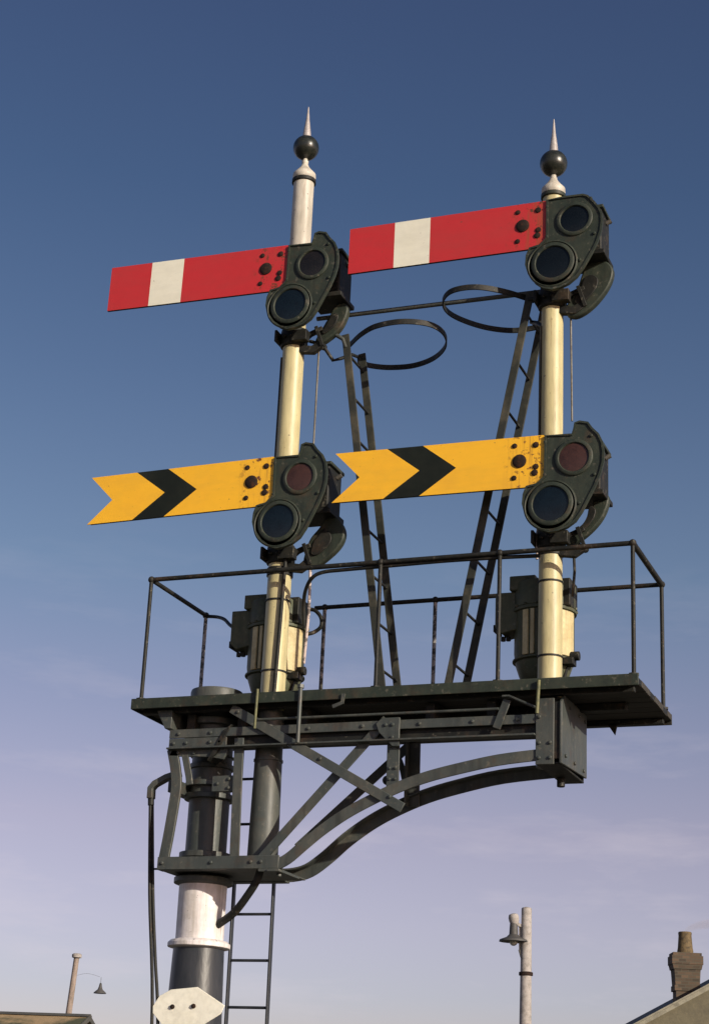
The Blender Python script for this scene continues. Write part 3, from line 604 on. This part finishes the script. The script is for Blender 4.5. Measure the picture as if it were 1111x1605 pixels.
# lower ladder up to the platform
O = Vector((-.262, .50, GZ)); ll = thing('ladder', O, 'thin upright ladder from the ground to the platform behind the mast', 'ladder')
for x0, x1 in ((-.372, -.400), (-.112, -.150)):
    MB().bar([(x0-O.x, 0, 0), (x1-O.x, 0, -.06-GZ)], .012, .034, (1, 0, 0)).build('stile', 'tar', ll, .002)
z = -1.16+.262*0
zs = [-1.135-.262*i for i in range(11)] + [-.873, -.61, -.34]
for z in zs:
    if z < GZ+.15: continue
    q = (z-GZ)/(-.06-GZ); MB().cyl((-.372-.028*q-O.x, 0, z-GZ), (-.112-.038*q-O.x, 0, z-GZ), .0085, seg=10).build('rung', 'tar', ll)

# ------------------------------------------------------------ bracket arm with twin cables on the left
O = Vector((-.53, -.06, -.52)); ca = thing('cable_bracket', O, 'short grey arm sticking out left of the mast, holding two cables', 'bracket')
mb = MB().bar([p-O for p in (at(283, 1212, -.06), at(262, 1219, -.06), at(244, 1229, -.06), at(238, 1236, -.06), at(237, 1252, -.06))], .05, .034, (0, 1, 0)); mb.build('arm', 'grey', ca, .004)
MB().cyl(at(237, 1250, -.06)-O, at(237, 1262, -.06)-O, .018, seg=14).build('gland', 'dark', ca)
simple('hanging_cable', [at(236, 1255, -.06), at(235, 1400, -.06), at(238, 1620, -.06), (at(238, 1620, -.06).x+.01, -.06, -3), (at(238, 1620, -.06).x+.02, -.06, GZ)], .0095, 'dark', 'left of the two dark cables hanging down beside the mast', 'cable', 'cables hanging beside the mast', True)
simple('hanging_cable', [at(239, 1255, -.05), at(240, 1400, -.05), at(243.5, 1500, -.05), at(248, 1620, -.05), (at(248, 1620, -.05).x+.10, -.05, -3), (at(248, 1620, -.05).x+.18, -.05, GZ)], .0095, 'dark', 'right of the two dark cables hanging down beside the mast', 'cable', 'cables hanging beside the mast', True)
MB().cyl(at(241, 1362, -.06)-O, at(252, 1362, -.06)-O, .006, seg=10).build('cable_clip', 'dark', ca)

# ------------------------------------------------------------ white diamond plate on the mast
O = Vector((-.39, -.065, -1.70)); dp = thing('diamond_plate', O, 'white diamond shaped plate with two rusty bolts on the black part of the mast', 'sign')
y = -.065
DP = [at(u, v, y) for u, v in ((254, 1606), (236, 1583), (250, 1561), (268, 1551), (310, 1547), (352, 1576), (346, 1589), (300, 1618), (264, 1620))]
pts = [(p.x-O.x, p.z-O.z) for p in DP]
MB().plate(pts, 0, .006).build('plate', 'plate', dp, .0015)
for u, v in ((271, 1578), (304, 1577)):
    p = at(u, v, y)-O; MB().lathe([(.013, 0), (.013, .008), (.006, .013)], (p.x, 0, p.z), 8, (0, -1, 0)).build('bolt', 'rust', dp)
MB().lim(-.11, .11, .007, .03, -.02, .03).build('backing_bar', 'dark', dp)

# ------------------------------------------------------------ far lamp pole (right)
def upright_at(u, v, D):
    p = far(u, v, D); return p
p = far(824, 1500, 30); O = Vector((p.x, p.y, GZ)); zt = far(826, 1420, 30).z-GZ
lp = thing('lamp_pole', O, 'pale tall pole with a hooded lamp on a bracket, right of the signal', 'lamp post')
MB().lathe([(.135, 0), (.097, zt*.72), (.086, zt-.01), (.078, zt+.005), (.03, zt+.02), (0, zt+.022)], seg=24).build('pole', 'concrete', lp)
def hz(v): return far(824, v, 30).z-GZ
MB().lathe([(.09, hz(1531)), (.118, hz(1530)), (.118, hz(1525)), (.09, hz(1524))], seg=24).build('band', 'rust', lp)
A = lambda u, v: (rh*((u-824)*30/FPX) + Vector((0, 0, hz(v))))
MB().bar([A(826, 1452), A(812, 1448), A(804, 1440)], .05, .05, (0, 0, 1)).build('bracket', 'concrete', lp)
MB().bar([A(820, 1506), A(815, 1488)], .05, .07, fh).build('brace', 'lampmetal', lp)
MB().prism([A(824, 1450), A(812, 1450), A(813, 1490), A(818, 1502), A(824, 1502)], fh*.03).build('back_board', 'concrete', lp)
c0 = A(804, 1438); MB().lathe([(.03, -.13), (.06, -.10), (.085, -.04), (.09, .02), (.075, .07), (.03, .085), (0, .088)], c0, 16, (-.12, -.1, 1)).build('insulator', 'concrete', lp)
b0 = A(804, 1476)
MB().lathe([(.245, 0), (.235, .03), (.12, .075), (.075, .12), (.065, .30), (.03, .32)], b0, 32).build('lamp_shade', 'lampmetal', lp)
MB().ball(b0+Vector((0, 0, .0)), .07, 8, 16).build('bulb', 'glass', lp)

# ------------------------------------------------------------ far leaning pole and hanging lamp (left)
pt = far(121, 1498, 50); pb = far(107, 1596, 50); d = (pb-pt); pb = pt+d*((GZ-pt.z)/d.z)
O = pb; po = thing('timber_pole', O, 'leaning brown timber pole with a pale cap behind the low roof at lower left', 'pole')
MB().lathe([(.125, 0), (.075, (pt-pb).length)], (0, 0, 0), 20, pt-pb).build('shaft', 'timber', po)
MB().lathe([(.07, -.07), (.135, -.05), (.14, .03), (.10, .06), (0, .07)], pt-pb, 14).build('cap', 'concrete', po)
O2 = far(157, 1556, 50)
a1 = far(116, 1530, 50)-pb; a2 = far(157, 1531, 50)-pb
MB().tube(catmull([a1, (a1+a2)/2+Vector((0, 0, .08)), a2], 5), .0035, 6).build('arm', 'lampmetal', po)
hl = thing('hanging_lamp', O2, 'small dark conical lamp shade hanging from the thin arm of the leaning pole', 'lamp')
MB().lathe([(.18, -.02), (.165, .01), (.07, .09), (.045, .17), (.03, .25), (.01, .27)], (0, 0, 0), 24).build('lamp_shade', 'lampmetal', hl)
MB().cyl((0, 0, .26), (0, 0, (far(157, 1531, 50)-O2).z), .006, seg=6).build('flex', 'lampmetal', hl)

# ------------------------------------------------------------ house at lower right
DH = 42.0
p1 = far(996, 1605, DH); p2 = far(1111, 1544, DH); sl_ = (p2.z-p1.z)/((p2-p1).dot(rh))
O = Vector((p2.x, p2.y, GZ)) + rh*2.1; zr = p2.z-GZ+sl_*2.1; HW = 4.6; DP_ = 9.0
hs = thing('house', O, 'house gable with pale verge boards at the lower right corner', 'house')
ze = zr-sl_*HW
def hp(x, y, z): return rh*x + fh*y + Vector((0, 0, z))
MB().prism([hp(-HW+.3, 0, 0), hp(HW-.3, 0, 0), hp(HW-.3, 0, ze+.12), hp(0, 0, zr-.12), hp(-HW+.3, 0, ze+.12)], fh*DP_).build('wall', 'render_wall', hs)
rf = MB()
for s in (-1, 1):
    rf.prism([hp(0, -.12, zr), hp(s*HW, -.12, ze), hp(s*HW, -.12, ze-.10), hp(0, -.12, zr-.10)], fh*(DP_+.24))
rf_ = rf.build('roof', 'slate', hs)
for s in (-1, 1):
    MB().prism([hp(0, -.16, zr-.0), hp(s*HW, -.16, ze-.0), hp(s*HW, -.16, ze-.10), hp(0, -.16, zr-.10)], fh*.035).build('barge_board', 'board', hs)
    MB().prism([hp(0, -.19, zr+.045), hp(s*HW, -.19, ze+.045), hp(s*HW, -.19, ze+.004), hp(0, -.19, zr+.004)], fh*.22).build('verge_tile', 'board', rf_)
MB().lim(-.5, .5, -.5, .5, 0, 1).bm.free()
for wx in (-1.6, 1.6):
    for wz in (1.0,):
        k = MB().prism([hp(wx-.6, -.03, wz), hp(wx+.6, -.03, wz), hp(wx+.6, -.03, wz+1.3), hp(wx-.6, -.03, wz+1.3)], fh*.025).build('window', 'board', hs)
        MB().prism([hp(wx-.52, -.05, wz+.08), hp(wx+.52, -.05, wz+.08), hp(wx+.52, -.05, wz+1.22), hp(wx-.52, -.05, wz+1.22)], fh*.018).build('pane', 'lens_dark', k)
# chimney: stands on the left slope, behind the gable
cb = far(1071, 1600, DH+1.2); cx = (cb-O).dot(rh)
def cz_(v): return far(1071, v, DH+1.2).z-GZ
mb = MB()
def ring(v0, v1, w0, w1=None):
    w1 = w1 or w0; z0, z1 = cz_(v1), cz_(v0)
    k = DH/FPX
    a0, a1 = w0*k/2, w1*k/2
    q = [(-1, -1), (1, -1), (1, 1), (-1, 1)]
    A_ = [mb.bm.verts.new(hp(cx+a*a0, 1.2+b*a0*.8, z0)) for a, b in q]; B_ = [mb.bm.verts.new(hp(cx+a*a1, 1.2+b*a1*.8, z1)) for a, b in q]
    mb._f(A_); mb._f(B_[::-1])
    for i in range(4): mb._f([A_[i], A_[(i+1) % 4], B_[(i+1) % 4], B_[i]])
ring(1498, 1512, 50, 50); ring(1493, 1497.8, 46, 46); ring(1512.2, 1520, 45, 48); ring(1520.2, 1546, 39, 42); ring(1546.2, 1555, 42, 42); ring(1555.2, 1610, 37, 37)
ch = mb.build('chimney', 'brick', rf_)
pot = MB(); k = DH/FPX
pot.lathe([(12.5*k, cz_(1494)), (13*k, cz_(1489)), (12*k, cz_(1484)), (10.5*k, cz_(1464)), (11*k, cz_(1459)), (10*k, cz_(1457.5)), (7.5*k, cz_(1459)), (7.5*k, cz_(1466))], hp(cx, 1.2, 0), 28)
pot.build('chimney_pot', 'pot', ch)
# thin smoke drifting from the pot
S0 = O+hp(cx, 1.2, cz_(1456))
path = catmull([S0, S0+rh*.12+Vector((0, 0, .08)), S0+rh*.45+Vector((0, 0, .18)), S0+rh*.95+Vector((0, 0, .24)), S0+rh*1.6+Vector((0, 0, .36))], 6)
mb = MB(); n = len(path)
ringp = []
seg = 14
for i, p in enumerate(path):
    rr = .06+.16*(i/(n-1)); ringp.append([mb.bm.verts.new(p+fh*rr*math.cos(2*math.pi*j/seg)+Vector((0, 0, rr*.8*math.sin(2*math.pi*j/seg)))) for j in range(seg)])
for A_, B_ in zip(ringp, ringp[1:]):
    for j in range(seg): mb._f([A_[j], A_[(j+1) % seg], B_[(j+1) % seg], B_[j]])
mb._f(ringp[0]); mb._f(ringp[-1][::-1])
sm = bpy.data.materials.new('thin_smoke'); sm.use_nodes = True; sn = sm.node_tree.nodes; sn.remove(sn['Principled BSDF'])
pv = sn.new('ShaderNodeVolumePrincipled'); pv.inputs['Color'].default_value = (.9, .8, .8, 1); pv.inputs['Density'].default_value = 1.3
sm.node_tree.links.new(pv.outputs[0], sn['Material Output'].inputs['Volume'])
M['smoke'] = sm
tag(mb.build('smoke', 'smoke'), kind='stuff', label='faint pinkish smoke drifting right from the chimney pot', cat='smoke')

# ------------------------------------------------------------ low roof at lower left
DL = 46.0
rz = far(60, 1592, DL).z-GZ; pr = far(137, 1592.5, DL); O = Vector((pr.x, pr.y, GZ)); zr = pr.z-GZ
ba = (rh*math.cos(R(-12))+fh*math.sin(R(-12))); bf = Vector((-ba.y, ba.x, 0))     # ridge runs left along -ba
def bp_(x, y, z): return ba*x + bf*y + Vector((0, 0, z))
bd = thing('outbuilding', O, 'long low building with a mossy brown patched roof at the lower left corner', 'building')
W_, Ln, pitch = 3.2, 14.0, .42
MB().prism([bp_(-.15, -W_+.25, 0), bp_(-.15, W_-.25, 0), bp_(-.15, W_-.25, zr-pitch*W_), bp_(-.15, 0, zr-.12), bp_(-.15, -W_+.25, zr-pitch*W_)], -ba*(Ln-.3)).build('wall', 'render_wall', bd)
for s in (-1, 1):
    mb = MB().prism([bp_(.05, 0, zr), bp_(.05, s*W_, zr-pitch*W_), bp_(.05, s*W_, zr-pitch*W_-.07), bp_(.05, 0, zr-.07)], -ba*(Ln+.1)); mb.build('roof', 'sheet', bd)
    MB().prism([bp_(.09, 0, zr+.02), bp_(.09, s*W_, zr-pitch*W_+.02), bp_(.09, s*W_, zr-pitch*W_-.12), bp_(.09, 0, zr-.12)], -ba*.03).build('barge_board', 'slate', bd)
MB().prism([bp_(-.12, -W_+.4, .1), bp_(-.12, W_-.4, .1), bp_(-.12, W_-.4, zr-pitch*W_-.1), bp_(-.12, 0, zr-.25), bp_(-.12, -W_+.4, zr-pitch*W_-.1)], ba*.02).build('gable_panel', 'board', bd)
MB().prism([bp_(.1, -.12, zr-.02), bp_(.1, .12, zr-.02), bp_(.1, 0, zr+.05)], -ba*(Ln+.2)).build('ridge_cap', 'slate', bd)
